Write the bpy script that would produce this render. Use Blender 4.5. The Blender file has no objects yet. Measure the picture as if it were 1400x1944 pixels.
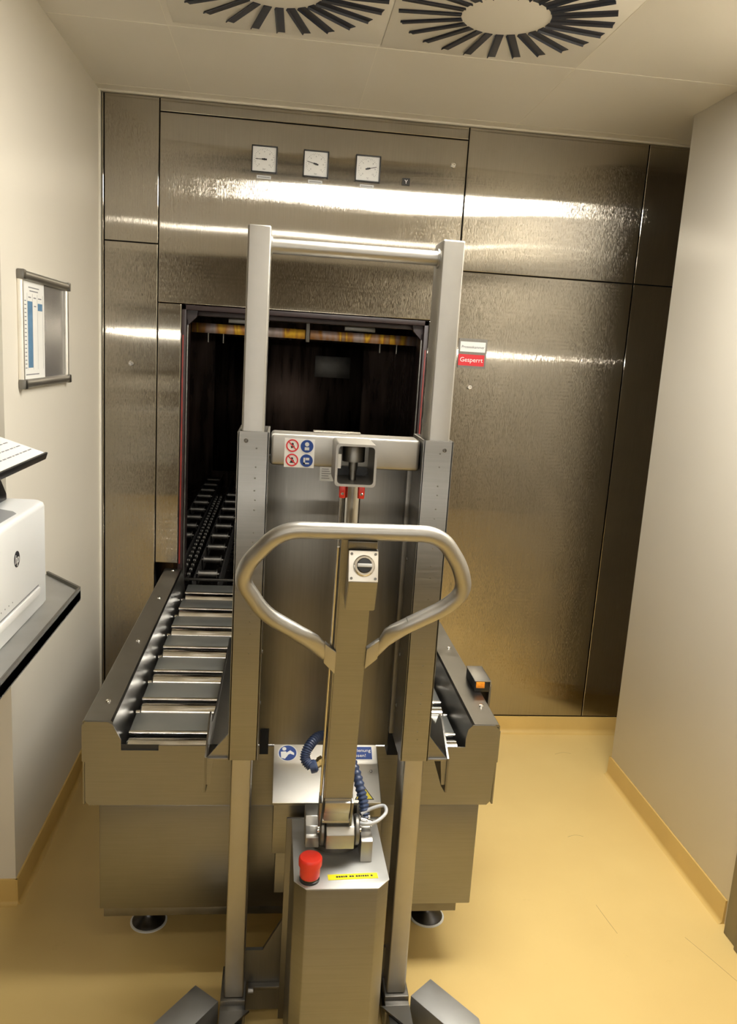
import bpy, bmesh, math, random
from mathutils import Vector, Matrix
random.seed(4)
S = bpy.context.scene
COL = S.collection

# ------------------------------------------------------------------ camera
PITCH, ROLL, YAW = 0.19247027, 0.06258022, 0.11651954
cy, sy, cp, sp, cr, sr = math.cos(YAW), math.sin(YAW), math.cos(PITCH), math.sin(PITCH), math.cos(ROLL), math.sin(ROLL)
F = Vector((sy*cp, cy*cp, -sp)); R0 = Vector((cy, -sy, 0)); U0 = R0.cross(F)
RR = cr*R0 + sr*U0; UU = -sr*R0 + cr*U0
cam = bpy.data.cameras.new('camera'); co = bpy.data.objects.new('camera', cam); COL.objects.link(co)
co.matrix_world = Matrix(((RR.x, UU.x, -F.x, 0), (RR.y, UU.y, -F.y, 0), (RR.z, UU.z, -F.z, 1.55), (0, 0, 0, 1)))
cam.sensor_fit = 'VERTICAL'; cam.sensor_height = 36.0; cam.lens = 1529.2/1944*36.0; cam.clip_start = 0.02
S.camera = co
# ------------------------------------------------------------------ light level
S.view_settings.view_transform = 'Standard'; S.view_settings.look = 'None'
S.view_settings.exposure = 0.24; S.view_settings.gamma = 1.0
W = bpy.data.worlds.new('world'); S.world = W; W.use_nodes = True
W.node_tree.nodes['Background'].inputs[0].default_value = (0.9, 0.85, 0.75, 1)
W.node_tree.nodes['Background'].inputs[1].default_value = 0.02
LAMP_COL = (1.0, 0.965, 0.895)
# ceiling lamps of the room: x0, x1, y0, y1, radiance
LAMPS = [(0.10, 1.24, 1.34, 1.88, 26.0), (-0.90, 1.20, -0.22, 0.0, 7.0)]
UNSEEN_STRIP = 70.0
CEIL = 2.40

# ------------------------------------------------------------------ materials
MATS = {}
def nodes(name):
    m = bpy.data.materials.new(name); m.use_nodes = True
    nt = m.node_tree; b = nt.nodes['Principled BSDF']
    return m, nt, b
def ramp(nt, fac, stops):
    r = nt.nodes.new('ShaderNodeValToRGB'); nt.links.new(fac, r.inputs[0])
    el = r.color_ramp.elements
    el[0].position = stops[0][0]; el[0].color = (*stops[0][1], 1)
    el[1].position = stops[-1][0]; el[1].color = (*stops[-1][1], 1)
    for p, c in stops[1:-1]:
        e = el.new(p); e.color = (*c, 1)
    return r.outputs[0]
def noise(nt, scale, detail=3, vec=(1, 1, 1), rough=0.5):
    tc = nt.nodes.new('ShaderNodeTexCoord'); mp = nt.nodes.new('ShaderNodeMapping')
    mp.inputs['Scale'].default_value = vec
    n = nt.nodes.new('ShaderNodeTexNoise'); n.inputs['Scale'].default_value = scale
    n.inputs['Detail'].default_value = detail; n.inputs['Roughness'].default_value = rough
    nt.links.new(tc.outputs['Object'], mp.inputs[0]); nt.links.new(mp.outputs[0], n.inputs['Vector'])
    return n.outputs['Fac']
def bump(nt, b, h, strength, dist=0.001):
    bp = nt.nodes.new('ShaderNodeBump'); bp.inputs['Strength'].default_value = strength
    bp.inputs['Distance'].default_value = dist
    nt.links.new(h, bp.inputs['Height']); nt.links.new(bp.outputs[0], b.inputs['Normal'])
def mixc(c, k): return tuple(max(0, min(1, v*k)) for v in c)
def paint(name, col, rough=0.5, var=0.04, scale=12, metal=0.0, spec=0.5, bmp=0.0, bscale=200):
    m, nt, b = nodes(name)
    c = ramp(nt, noise(nt, scale), [(0.3, mixc(col, 1-var)), (0.7, mixc(col, 1+var))])
    nt.links.new(c, b.inputs['Base Color'])
    b.inputs['Roughness'].default_value = rough; b.inputs['Metallic'].default_value = metal
    b.inputs['Specular IOR Level'].default_value = spec
    if bmp: bump(nt, b, noise(nt, bscale, 2), bmp)
    MATS[name] = m; return m
def steel(name, col, rough=0.3, aniso=0.0, tangent=None, grain=(1, 1, 1), gscale=60, var=0.06, rvar=0.05, bmp=0.0, smudge=0.0):
    m, nt, b = nodes(name)
    g = noise(nt, gscale, 4, grain)
    c = ramp(nt, g, [(0.3, mixc(col, 1-var)), (0.7, mixc(col, 1+var))])
    if smudge:
        s = noise(nt, 3.0, 5, (1, 1, 1), 0.6)
        s2 = ramp(nt, s, [(0.35, (1-smudge,)*3), (0.6, (1, 1, 1))])
        mx = nt.nodes.new('ShaderNodeMix'); mx.data_type = 'RGBA'; mx.blend_type = 'MULTIPLY'
        mx.inputs[0].default_value = 1.0
        nt.links.new(c, mx.inputs[6]); nt.links.new(s2, mx.inputs[7]); c = mx.outputs[2]
    nt.links.new(c, b.inputs['Base Color']); b.inputs['Metallic'].default_value = 1.0
    r = ramp(nt, g, [(0.3, (rough-rvar,)*3), (0.7, (rough+rvar,)*3)])
    nt.links.new(r, b.inputs['Roughness'])
    if aniso:
        b.inputs['Anisotropic'].default_value = aniso
        cx = nt.nodes.new('ShaderNodeCombineXYZ')
        for i in range(3): cx.inputs[i].default_value = tangent[i]
        nt.links.new(cx.outputs[0], b.inputs['Tangent'])
    if bmp: bump(nt, b, noise(nt, gscale, 3, grain), bmp, 0.0004)
    MATS[name] = m; return m
def emis(name, col, k):
    m, nt, b = nodes(name)
    b.inputs['Base Color'].default_value = (*col, 1)
    b.inputs['Emission Color'].default_value = (*col, 1); b.inputs['Emission Strength'].default_value = k
    MATS[name] = m; return m

WALLC = (0.70, 0.655, 0.56)
paint('wall_paint', WALLC, 0.45, 0.015, 3, bmp=0.02, bscale=60)
paint('rear_paint', (0.22, 0.20, 0.17), 0.6)
paint('ceiling_paint', (0.73, 0.69, 0.605), 0.38, 0.02, 2)
paint('seam_sealant', (0.80, 0.76, 0.66), 0.5)
def floor_mat():
    m, nt, b = nodes('epoxy_floor')
    base = ramp(nt, noise(nt, 2.2, 4), [(0.3, (0.635, 0.455, 0.17)), (0.7, (0.70, 0.515, 0.20))])
    sc = ramp(nt, noise(nt, 7.0, 6, (1, 1, 1), 0.7), [(0.66, (1, 1, 1)), (0.74, (0.86, 0.84, 0.8))])
    mx = nt.nodes.new('ShaderNodeMix'); mx.data_type = 'RGBA'; mx.blend_type = 'MULTIPLY'; mx.inputs[0].default_value = 0.8
    nt.links.new(base, mx.inputs[6]); nt.links.new(sc, mx.inputs[7]); nt.links.new(mx.outputs[2], b.inputs['Base Color'])
    b.inputs['Roughness'].default_value = 0.42
    bump(nt, b, noise(nt, 25, 3), 0.05)
    MATS['floor'] = m
floor_mat()
paint('scuff', (0.36, 0.26, 0.11), 0.6)
paint('base_cove', (0.60, 0.41, 0.13), 0.45, 0.05, 8)
SC = (0.265, 0.257, 0.240)
steel('panel_steel', (0.40, 0.365, 0.305), 0.075, 1.0, (1, 0, 0), (60, 1, 1.2), 5, 0.05, 0.004, smudge=0.10)
def vertical_grain(name, k):
    # brushed grain running up and down: fine facets turned a little to either side
    m = MATS[name]; nt = m.node_tree; b = nt.nodes['Principled BSDF']
    n = noise(nt, 6000, 1, (1, 1, 0.012), 0.5)
    sb = nt.nodes.new('ShaderNodeMath'); sb.operation = 'SUBTRACT'; sb.inputs[1].default_value = 0.5; nt.links.new(n, sb.inputs[0])
    ml = nt.nodes.new('ShaderNodeMath'); ml.operation = 'MULTIPLY'; ml.inputs[1].default_value = k; nt.links.new(sb.outputs[0], ml.inputs[0])
    cx = nt.nodes.new('ShaderNodeCombineXYZ'); nt.links.new(ml.outputs[0], cx.inputs[0])
    ge = nt.nodes.new('ShaderNodeNewGeometry'); ad = nt.nodes.new('ShaderNodeVectorMath'); ad.operation = 'ADD'
    nt.links.new(ge.outputs['Normal'], ad.inputs[0]); nt.links.new(cx.outputs[0], ad.inputs[1])
    no = nt.nodes.new('ShaderNodeVectorMath'); no.operation = 'NORMALIZE'; nt.links.new(ad.outputs[0], no.inputs[0])
    nt.links.new(no.outputs[0], b.inputs['Normal'])
vertical_grain('panel_steel', 0.9)
steel('brushed_steel', SC, 0.36, 0.0, None, (1, 1, 40), 8, 0.05, 0.05, smudge=0.08)
steel('satin_steel', (0.42, 0.405, 0.37), 0.42, 0.0, None, (1, 1, 1), 30, 0.04, 0.04, smudge=0.06)
steel('plate_steel', (0.215, 0.205, 0.185), 0.38, 0.0, None, (30, 30, 1), 8, 0.06, 0.04, smudge=0.12)
steel('bright_steel', (0.55, 0.52, 0.46), 0.22, 0.0, None, (1, 1, 1), 40, 0.05, 0.05)
steel('roller_steel', (0.74, 0.73, 0.70), 0.16, 0.0, None, (1, 6, 6), 14, 0.25, 0.08)
steel('dark_steel', (0.20, 0.19, 0.17), 0.45, 0.0, None, (1, 1, 1), 20, 0.15, 0.06)
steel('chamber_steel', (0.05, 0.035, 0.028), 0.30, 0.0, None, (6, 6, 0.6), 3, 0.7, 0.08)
steel('chrome', (0.82, 0.80, 0.76), 0.10)
steel('lid_steel', (0.82, 0.79, 0.72), 0.42, 0.0, None, (1, 1, 1), 12, 0.03, 0.04)
steel('rail_steel', (0.24, 0.23, 0.21), 0.33, 0.0, None, (1, 1, 1), 20, 0.08, 0.05, smudge=0.1)
steel('foot_steel', (0.10, 0.098, 0.10), 0.35)
steel('cool_steel', (0.52, 0.52, 0.50), 0.55, 0.0, None, (1, 1, 1), 14, 0.06, 0.05, smudge=0.1)
paint('steel_sheen_grey', (0.23, 0.235, 0.22), 0.38, 0.06, 10, metal=0.7)
paint('black_plastic', (0.012, 0.012, 0.013), 0.35, 0.1)
paint('black_void', (0.004, 0.004, 0.004), 0.8, 0.1)
paint('slot_dark', (0.012, 0.016, 0.03), 0.4, 0.3)
paint('dark_rubber', (0.03, 0.028, 0.026), 0.6, 0.2)
paint('red_gasket', (0.22, 0.018, 0.012), 0.5, 0.25, 20)
paint('maroon_frame', (0.022, 0.010, 0.010), 0.4, 0.25, 20)
paint('red_plastic', (0.72, 0.035, 0.018), 0.35, 0.05)
paint('sign_red', (0.62, 0.02, 0.03), 0.4, 0.02)
paint('white_plastic', (0.80, 0.81, 0.80), 0.35, 0.01)
paint('grey_plastic', (0.30, 0.31, 0.32), 0.35, 0.03)
paint('light_grey_plastic', (0.60, 0.61, 0.60), 0.4, 0.03)
paint('paper', (0.80, 0.79, 0.74), 0.6, 0.02)
paint('ink', (0.02, 0.02, 0.025), 0.6, 0.05)
paint('pale_ink', (0.20, 0.20, 0.21), 0.6, 0.05)
paint('table_blue', (0.10, 0.22, 0.36), 0.5, 0.12, 60)
paint('sign_blue', (0.008, 0.05, 0.26), 0.6, 0.05)
paint('sign_white', (0.78, 0.78, 0.76), 0.4, 0.02)
paint('sign_yellow', (0.85, 0.72, 0.02), 0.4, 0.04)
paint('hose_blue', (0.035, 0.055, 0.12), 0.32, 0.2, 40)
paint('brass', (0.70, 0.52, 0.22), 0.3, 0.1, 30, metal=1.0)
paint('cable_grey', (0.42, 0.43, 0.44), 0.35, 0.05)
paint('board_grey', (0.27, 0.26, 0.25), 0.25, 0.08, 5, metal=0.5)
paint('amber', (0.9, 0.28, 0.02), 0.3, 0.3, 80)
emis('lamp1', LAMP_COL, LAMPS[0][4]); emis('lamp2', LAMP_COL, LAMPS[1][4]); emis('strip_glow', LAMP_COL, UNSEEN_STRIP)
def reflection_tint():  # orange and straw bands paint coloured reflections into the beam's colour
    m, nt, b = nodes('reflection_tinted_steel')
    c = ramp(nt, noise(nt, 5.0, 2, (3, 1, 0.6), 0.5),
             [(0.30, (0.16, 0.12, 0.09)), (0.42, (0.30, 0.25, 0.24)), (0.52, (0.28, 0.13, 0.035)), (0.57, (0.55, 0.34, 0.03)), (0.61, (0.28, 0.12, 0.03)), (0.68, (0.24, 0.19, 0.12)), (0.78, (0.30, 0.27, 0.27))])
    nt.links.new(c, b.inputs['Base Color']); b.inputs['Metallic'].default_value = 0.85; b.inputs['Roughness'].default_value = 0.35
    MATS['tint'] = m
reflection_tint()

# ------------------------------------------------------------------ mesh helpers
def NB(): return bmesh.new()
def box(bm, x0, x1, y0, y1, z0, z1, bev=0.0, seg=2, M=None):
    t = bmesh.new()
    v = [t.verts.new((x, y, z)) for x in (x0, x1) for y in (y0, y1) for z in (z0, z1)]
    for f in ((0, 1, 3, 2), (4, 6, 7, 5), (0, 4, 5, 1), (2, 3, 7, 6), (0, 2, 6, 4), (1, 5, 7, 3)):
        t.faces.new([v[i] for i in f])
    bmesh.ops.recalc_face_normals(t, faces=t.faces)
    if bev: bmesh.ops.bevel(t, geom=list(t.edges), offset=bev, segments=seg, profile=0.5, affect='EDGES')
    merge(bm, t, M)
def merge(bm, t, M=None):
    if M is not None: bmesh.ops.transform(t, matrix=M, verts=t.verts)
    me = bpy.data.meshes.new('tmp'); t.to_mesh(me); t.free(); bm.from_mesh(me); bpy.data.meshes.remove(me)
def prism(bm, poly, axis, a, b, bev=0.0, M=None):
    """poly = 2D points; axis 'x': (y,z), 'y': (x,z), 'z': (x,y)"""
    t = bmesh.new()
    def P(p, h):
        return {'x': (h, p[0], p[1]), 'y': (p[0], h, p[1]), 'z': (p[0], p[1], h)}[axis]
    A = [t.verts.new(P(p, a)) for p in poly]; B = [t.verts.new(P(p, b)) for p in poly]
    t.faces.new(A); t.faces.new(list(reversed(B)))
    n = len(poly)
    for i in range(n): t.faces.new((A[i], A[(i+1) % n], B[(i+1) % n], B[i]))
    bmesh.ops.recalc_face_normals(t, faces=t.faces)
    if bev: bmesh.ops.bevel(t, geom=list(t.edges), offset=bev, segments=2, profile=0.5, affect='EDGES')
    merge(bm, t, M)
def frame_of(d):
    d = d.normalized(); u = Vector((0, 0, 1)) if abs(d.z) < 0.9 else Vector((1, 0, 0))
    a = d.cross(u).normalized(); return a, d.cross(a).normalized()
def sweep(bm, pts, rad, seg=16, closed=False, caps=True, profile=None):
    """tube along pts; rad number or list; profile(i)->(rx, ry) optional"""
    pts = [Vector(p) for p in pts]; n = len(pts)
    rings = []; a = None
    for i, p in enumerate(pts):
        if closed: d = pts[(i+1) % n] - pts[i-1]
        else: d = pts[min(i+1, n-1)] - pts[max(i-1, 0)]
        d.normalize()
        if a is None: a, b = frame_of(d)
        else:
            a = (a - d*a.dot(d)).normalized(); b = d.cross(a)
        r = rad[i] if isinstance(rad, (list, tuple)) else rad
        if isinstance(r, tuple): ra, rb = r
        else: ra = rb = r
        rings.append([bm.verts.new(p + a*math.cos(2*math.pi*k/seg)*ra + b*math.sin(2*math.pi*k/seg)*rb) for k in range(seg)])
    m = n if closed else n-1
    for i in range(m):
        A, B = rings[i], rings[(i+1) % n]
        for k in range(seg): bm.faces.new((A[k], A[(k+1) % seg], B[(k+1) % seg], B[k]))
    if caps and not closed:
        bm.faces.new(list(reversed(rings[0]))); bm.faces.new(rings[-1])
def cyl(bm, p0, p1, r, seg=24): sweep(bm, [p0, p1], r, seg)
def lathe(bm, prof, origin, axis=(0, 0, 1), seg=28):
    """prof = [(r, h)...] along axis"""
    o = Vector(origin); d = Vector(axis).normalized(); a, b = frame_of(d)
    rings = [[bm.verts.new(o + d*h + a*math.cos(2*math.pi*k/seg)*max(r, 1e-5) + b*math.sin(2*math.pi*k/seg)*max(r, 1e-5)) for k in range(seg)] for r, h in prof]
    for A, B in zip(rings, rings[1:]):
        for k in range(seg): bm.faces.new((A[k], A[(k+1) % seg], B[(k+1) % seg], B[k]))
    bm.faces.new(list(reversed(rings[0]))); bm.faces.new(rings[-1])
def catmull(pts, k=8, closed=False):
    P = [Vector(p) for p in pts]; out = []; n = len(P)
    for i in range(n if closed else n-1):
        p0 = P[i-1] if (closed or i) else P[0]; p1 = P[i]; p2 = P[(i+1) % n]; p3 = P[(i+2) % n] if (closed or i+2 < n) else P[-1]
        for j in range(k):
            t = j/k
            out.append(0.5*((2*p1)+(-p0+p2)*t+(2*p0-5*p1+4*p2-p3)*t*t+(-p0+3*p1-3*p2+p3)*t**3))
    if not closed: out.append(P[-1])
    return out
def fillet(pts, r, k=8):
    P = [Vector(p) for p in pts]; out = [P[0]]
    for i in range(1, len(P)-1):
        a = (P[i-1]-P[i]); b = (P[i+1]-P[i]); q = min(r, a.length*0.48, b.length*0.48)
        A = P[i]+a.normalized()*q; B = P[i]+b.normalized()*q
        for j in range(k+1):
            t = j/k; out.append(A*(1-t)**2 + P[i]*2*t*(1-t) + B*t*t)
    out.append(P[-1]); return out
def worldloc(o):
    v = Vector((0, 0, 0))
    while o: v += o.location; o = o.parent
    return v
def obj(name, bm, mat, parent=None, label=None, angle=38):
    if isinstance(mat, str): mat = [mat]
    me = bpy.data.meshes.new(name)
    bmesh.ops.remove_doubles(bm, verts=bm.verts, dist=1e-6)
    bmesh.ops.recalc_face_normals(bm, faces=bm.faces)
    if parent is not None:
        bmesh.ops.translate(bm, vec=-worldloc(parent), verts=bm.verts)
    bm.to_mesh(me); bm.free()
    for p in me.polygons: p.use_smooth = True
    me.set_sharp_from_angle(angle=math.radians(angle))
    for m in mat: me.materials.append(MATS[m])
    o = bpy.data.objects.new(name, me); COL.objects.link(o)
    if parent is not None: o.parent = parent
    if label: o['label'] = label
    return o
def thing(name, label, cat, loc, group=None):
    o = bpy.data.objects.new(name, None); COL.objects.link(o); o.location = loc; o.empty_display_size = 0.05
    return tag(o, label, cat, group)
def tag(o, label, cat, group=None):
    o['label'] = label; o['category'] = cat
    if group: o['group'] = group
    return o
def struct(name, bm, mat, parent=None):
    o = obj(name, bm, mat, parent)
    if parent is None: o['kind'] = 'structure'
    return o
def text_bm(s, size, M, extrude=0.0003, align='CENTER', sx=1.0):
    cu = bpy.data.curves.new('t', 'FONT'); cu.body = s; cu.size = size; cu.extrude = extrude
    cu.align_x = align; cu.align_y = 'CENTER'; cu.resolution_u = 3
    o = bpy.data.objects.new('t', cu); COL.objects.link(o)
    dg = bpy.context.evaluated_depsgraph_get(); me = bpy.data.meshes.new_from_object(o.evaluated_get(dg))
    bm = bmesh.new(); bm.from_mesh(me)
    bmesh.ops.transform(bm, matrix=M @ Matrix.Diagonal((sx, 1, 1, 1)), verts=bm.verts)
    bpy.data.objects.remove(o); bpy.data.curves.remove(cu); bpy.data.meshes.remove(me)
    return bm
def basis(origin, X, Y):
    X = Vector(X).normalized(); Y = Vector(Y).normalized(); Z = X.cross(Y).normalized()
    return Matrix(((X.x, Y.x, Z.x, origin[0]), (X.y, Y.y, Z.y, origin[1]), (X.z, Y.z, Z.z, origin[2]), (0, 0, 0, 1)))
def quad(bm, M, u0, u1, v0, v1, th=0.0006, w=0.0):
    box(bm, u0, u1, v0, v1, w, w+th, M=M)
def disc(bm, M, u, v, r, th=0.0006, w=0.0, seg=28, r0=0.0):
    t = bmesh.new()
    if r0:
        prof = []
        for rr, hh in ((r0, w), (r, w), (r, w+th), (r0, w+th)):
            prof.append([t.verts.new((u+rr*math.cos(2*math.pi*k/seg), v+rr*math.sin(2*math.pi*k/seg), hh)) for k in range(seg)])
        for i in range(4):
            A, B = prof[i], prof[(i+1) % 4]
            for k in range(seg): t.faces.new((A[k], A[(k+1) % seg], B[(k+1) % seg], B[k]))
    else:
        lathe(t, [(r, w), (r, w+th)], (u, v, 0), (0, 0, 1), seg)
    merge(bm, t, M)
def bar2d(bm, M, a, b, wd, th=0.0006, w=0.0):
    a = Vector((a[0], a[1], 0)); b = Vector((b[0], b[1], 0)); d = (b-a); L = d.length; ang = math.atan2(d.y, d.x)
    box(bm, 0, L, -wd/2, wd/2, w, w+th, M=M @ Matrix.Translation(a) @ Matrix.Rotation(ang, 4, 'Z'))
FRONT = lambda x, y, z: basis((x, y, z), (1, 0, 0), (0, 0, 1))      # a plane facing -y

# ================================================================== the room
WY, RX, LX = 3.126, 1.335, -0.672
bm = NB(); box(bm, -2.2, 2.6, -2.2, 6.7, -0.08, 0.0); struct('floor', bm, 'floor')
bm = NB(); box(bm, -2.2, 2.6, -2.2, 6.7, CEIL, CEIL+0.08); ceil = struct('ceiling', bm, 'ceiling_paint')
# pale sealed joints between the ceiling sheets
bm = NB()
for y in (2.47, 1.03, -0.41, 3.06): box(bm, -2.1, 2.4, y-0.002, y+0.002, CEIL-0.0008, CEIL+0.001)
obj('panel_joint', bm, 'seam_sealant', ceil, 'pale sealed joint crossing the ceiling')
for x in (-0.347, 0.233, 0.813):
    bm = NB(); box(bm, x-0.0012, x+0.0012, -2.1, 3.12, CEIL-0.0006, CEIL+0.001); obj('panel_joint', bm, 'seam_sealant', ceil)
# left wall: set back behind the printer, facing block nearer the camera
bm = NB(); prism(bm, [(-2.1, 2.068), (LX, 2.068), (LX, WY+0.09), (LX-0.1, WY+0.09), (LX-0.1, 2.16), (-2.1, 2.16)], 'z', 0, CEIL)
struct('wall_left', bm, 'wall_paint')
bm = NB(); box(bm, -2.2, -2.1, -2.2, 2.16, 0, CEIL); struct('wall_far_left', bm, 'rear_paint')
bm = NB(); box(bm, RX, RX+0.10, -2.1, 2.771, 0, CEIL, 0.002); struct('wall_right', bm, 'wall_paint')
bm = NB(); box(bm, -2.2, 2.6, -2.2, -2.1, 0, CEIL); struct('wall_rear', bm, 'rear_paint')
bm = NB(); box(bm, 2.4, 2.5, 2.6, 3.3, 0, CEIL); box(bm, RX+0.1, 2.5, 2.6, 2.70, 0, CEIL); struct('wall_recess', bm, 'wall_paint')
bm = NB(); box(bm, -2.2, 2.6, 6.6, 6.7, 0, CEIL); box(bm, -2.2, -2.1, 2.16, 6.6, 0, CEIL); box(bm, 2.5, 2.6, 2.6, 6.6, 0, CEIL); struct('wall_service', bm, 'wall_paint')
# masonry above/around the steriliser opening
bm = NB()
box(bm, LX, -0.47, WY+0.012, WY+0.09, 0, CEIL); box(bm, 0.64, 2.5, WY+0.012, WY+0.09, 0, CEIL)
box(bm, -0.47, 0.64, WY+0.012, WY+0.09, 1.72, CEIL); box(bm, -0.47, 0.64, WY+0.012, WY+0.09, 0, 0.50)
struct('wall_back', bm, 'black_void')
def cove(name, pts, h=0.075, r=0.022, side=1):
    """skirting with a coved foot running along pts (x,y); side picks the room side"""
    bm = NB(); prof = [(0, h), (0.005, h), (0.006, h-0.004), (0.007, r)]
    for k in range(6):
        t = k/5*math.pi/2
        prof.append((0.007 + r*(1-math.cos(t)), r*(1-math.sin(t))*1.0))
    prof.append((0, 0.0002))
    (x0, y0), (x1, y1) = pts
    d = Vector((x1-x0, y1-y0, 0)); L = d.length; d.normalize(); n = Vector((-d.y, d.x, 0))*side
    A = [bm.verts.new(Vector((x0, y0, 0)) + n*p[0] + Vector((0, 0, p[1]))) for p in prof]
    B = [bm.verts.new(Vector((x1, y1, 0)) + n*p[0] + Vector((0, 0, p[1]))) for p in prof]
    k = len(prof)
    for i in range(k): bm.faces.new((A[i], A[(i+1) % k], B[(i+1) % k], B[i]))
    bm.faces.new(A); bm.faces.new(list(reversed(B)))
    return struct(name, bm, 'base_cove')
cove('baseboard_back', ((LX, WY+0.002), (2.4, WY+0.002)), 0.072, 0.02, -1)
cove('baseboard_left', ((LX, 2.061), (LX, WY)), 0.075, 0.012, -1)
cove('baseboard_left_front', ((-2.1, 2.068), (LX+0.006, 2.068)), 0.075, 0.012, -1)
cove('baseboard_right', ((RX, 1.93), (RX, 2.778)), 0.075, 0.012, 1)
cove('baseboard_right_end', ((RX-0.006, 2.771), (RX+0.10, 2.771)), 0.075, 0.012, 1)
# scuffs worn into the floor coating
for pts_ in ([(1.02, 2.36), (1.05, 2.37), (1.075, 2.362)], [(0.985, 2.02), (0.992, 1.96), (1.0, 1.90)], [(1.17, 2.93), (1.21, 2.945), (1.24, 2.935)], [(1.19, 1.88), (1.22, 1.80), (1.27, 1.66)]):
    bm = NB(); sweep(bm, [(p.x, p.y, -0.0008) for p in catmull([(a, b, 0) for a, b in pts_], 5)], 0.0012, 6)
    obj('scuff_mark', bm, 'scuff', bpy.data.objects['floor'])
# light trims
bm = NB(); box(bm, LX, 2.4, WY-0.012, WY+0.012, CEIL-0.006, CEIL, 0.001); struct('trim_1', bm, 'seam_sealant')
bm = NB(); box(bm, LX, LX+0.007, WY-0.012, WY+0.006, 0.075, CEIL-0.006, 0.001); struct('trim_2', bm, 'seam_sealant')
bm = NB(); prism(bm, [(LX, 2.45), (LX+0.004, 2.45), (LX+0.004, 2.454), (LX, 2.454)], 'z', 2.399, 2.3995)
bm.free()
# door frame at the right
bm = NB(); box(bm, RX-0.022, RX-0.0005, 1.80, 1.895, 0.0, 2.1, 0.002); box(bm, RX-0.03, RX-0.0005, 1.795, 1.83, 0.0, 2.1, 0.002)
box(bm, RX-0.022, RX-0.0005, 0.80, 1.8, 2.03, 2.1, 0.002)
struct('door_1', bm, 'plate_steel')

# lamps of the room, then an unseen strip put in behind the camera
def lamp(x0, x1, y0, y1, m, label):
    t = thing('ceiling_light', label, 'light', ((x0+x1)/2, (y0+y1)/2, CEIL))
    bm = NB()
    for a in ((x0-0.02, x1+0.02, y0-0.02, y0), (x0-0.02, x1+0.02, y1, y1+0.02), (x0-0.02, x0, y0, y1), (x1, x1+0.02, y0, y1)):
        box(bm, *a, CEIL-0.012, CEIL-0.0005, 0.001)
    obj('frame', bm, 'seam_sealant', t)
    bm = NB(); box(bm, x0, x1, y0, y1, CEIL-0.008, CEIL-0.0005); obj('diffuser', bm, m, t)
lamp(*LAMPS[0][:4], 'lamp1', 'wide lit ceiling panel light just above the stacker')
lamp(*LAMPS[1][:4], 'lamp2', 'long lit ceiling panel light behind the camera')
t = thing('unseen_strip', 'unseen lit strip put on the rear wall for the line in the steel', 'light', (0.3, -2.1, 1.64))  # unseen strip, placed to give the steel cladding its thin bright line
bm = NB(); box(bm, -1.9, 1.3, -2.0995, -2.075, 1.595, 1.665, 0.002); obj('unseen_strip_housing', bm, 'seam_sealant', t)
bm = NB(); box(bm, -1.88, 1.28, -2.075, -2.07, 1.617, 1.641); obj('diffuser', bm, 'strip_glow', t)  # glowing face of the unseen strip

# ------------------------------------------------------------------ air diffusers
def diffuser(cx, cy, phase, label):
    t = thing('swirl_diffuser', label, 'air vent', (cx, cy, CEIL), 'round swirl air outlets in the ceiling')
    bm = NB()
    box(bm, cx-0.285, cx+0.285, cy-0.285, cy+0.285, CEIL-0.0015, CEIL-0.0003, 0.0004)
    obj('face_plate', bm, 'ceiling_paint', t)
    bm = NB(); bl = NB()
    for k in range(24):
        a = math.radians(phase+15*k)
        M = Matrix.Translation((cx, cy, CEIL)) @ Matrix.Rotation(a, 4, 'Z')
        box(bm, 0.112, 0.270, -0.0105, 0.0105, -0.0030, -0.0010, M=M)
        box(bl, 0.112, 0.270, -0.0012, 0.0012, -0.0075, 0.0, M=M @ Matrix.Translation((0, 0.008, -0.0008)) @ Matrix.Rotation(math.radians(35), 4, 'X'))
    obj('slot_ring', bm, 'slot_dark', t, 'ring of black radial slots')
    obj('vane_ring', bl, 'slot_dark', t)
diffuser(0.523, 2.172, 8.3, 'round slotted swirl air outlet in the ceiling, the right one seen nearly whole')
diffuser(-0.045, 2.155, 13.5, 'round slotted swirl air outlet in the ceiling at upper left, cut by the frame')

# ================================================================== steriliser front
ST = thing('steriliser', 'brushed stainless steel steriliser front with three gauges and an open loading hatch', 'steriliser', (0.4, WY, 0))
def panel(name, x0, x1, z0, z1, mat='panel_steel', warp=0.0006, ph=0.0, tilt=0.0, label=None, y=WY, parent=None):
    g = 0.0015; x0 += g; x1 -= g; z0 += g; z1 -= g
    nx = max(3, int((x1-x0)/0.05)); nz = max(3, int((z1-z0)/0.05)); b = 0.0025
    xs = [x0, x0+b*0.3, x0+b] + [x0+b+(x1-x0-2*b)*i/nx for i in range(1, nx)] + [x1-b, x1-b*0.3, x1]
    zs = [z0, z0+b*0.3, z0+b] + [z0+b+(z1-z0-2*b)*i/nz for i in range(1, nz)] + [z1-b, z1-b*0.3, z1]
    def d(i, n):
        e = min(i, n-1-i); return (b, b*0.3, 0)[e] if e < 3 else 0
    bm = NB(); G = []
    for i, x in enumerate(xs):
        row = []
        for j, z in enumerate(zs):
            u = (x-x0)/(x1-x0); v = (z-z0)/(z1-z0)
            wv = warp*math.sin(math.pi*u)*math.sin(math.pi*v)
            wv += warp*0.5*math.sin(5*x+2.3*z+ph)*math.sin(2.1*x-6.5*z+ph*2)*math.sin(math.pi*v)*math.sin(math.pi*u)
            row.append(bm.verts.new((x, y + max(d(i, len(xs)), d(j, len(zs))) - wv + tilt*(z-z0), z)))
        G.append(row)
    for i in range(len(xs)-1):
        for j in range(len(zs)-1): bm.faces.new((G[i][j], G[i+1][j], G[i+1][j+1], G[i][j+1]))
    box(bm, x0, x1, y+0.004, y+0.010, z0, z1)
    o = obj(name, bm, mat, parent or ST, label, angle=8)
    return o
top = CEIL-0.006
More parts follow.
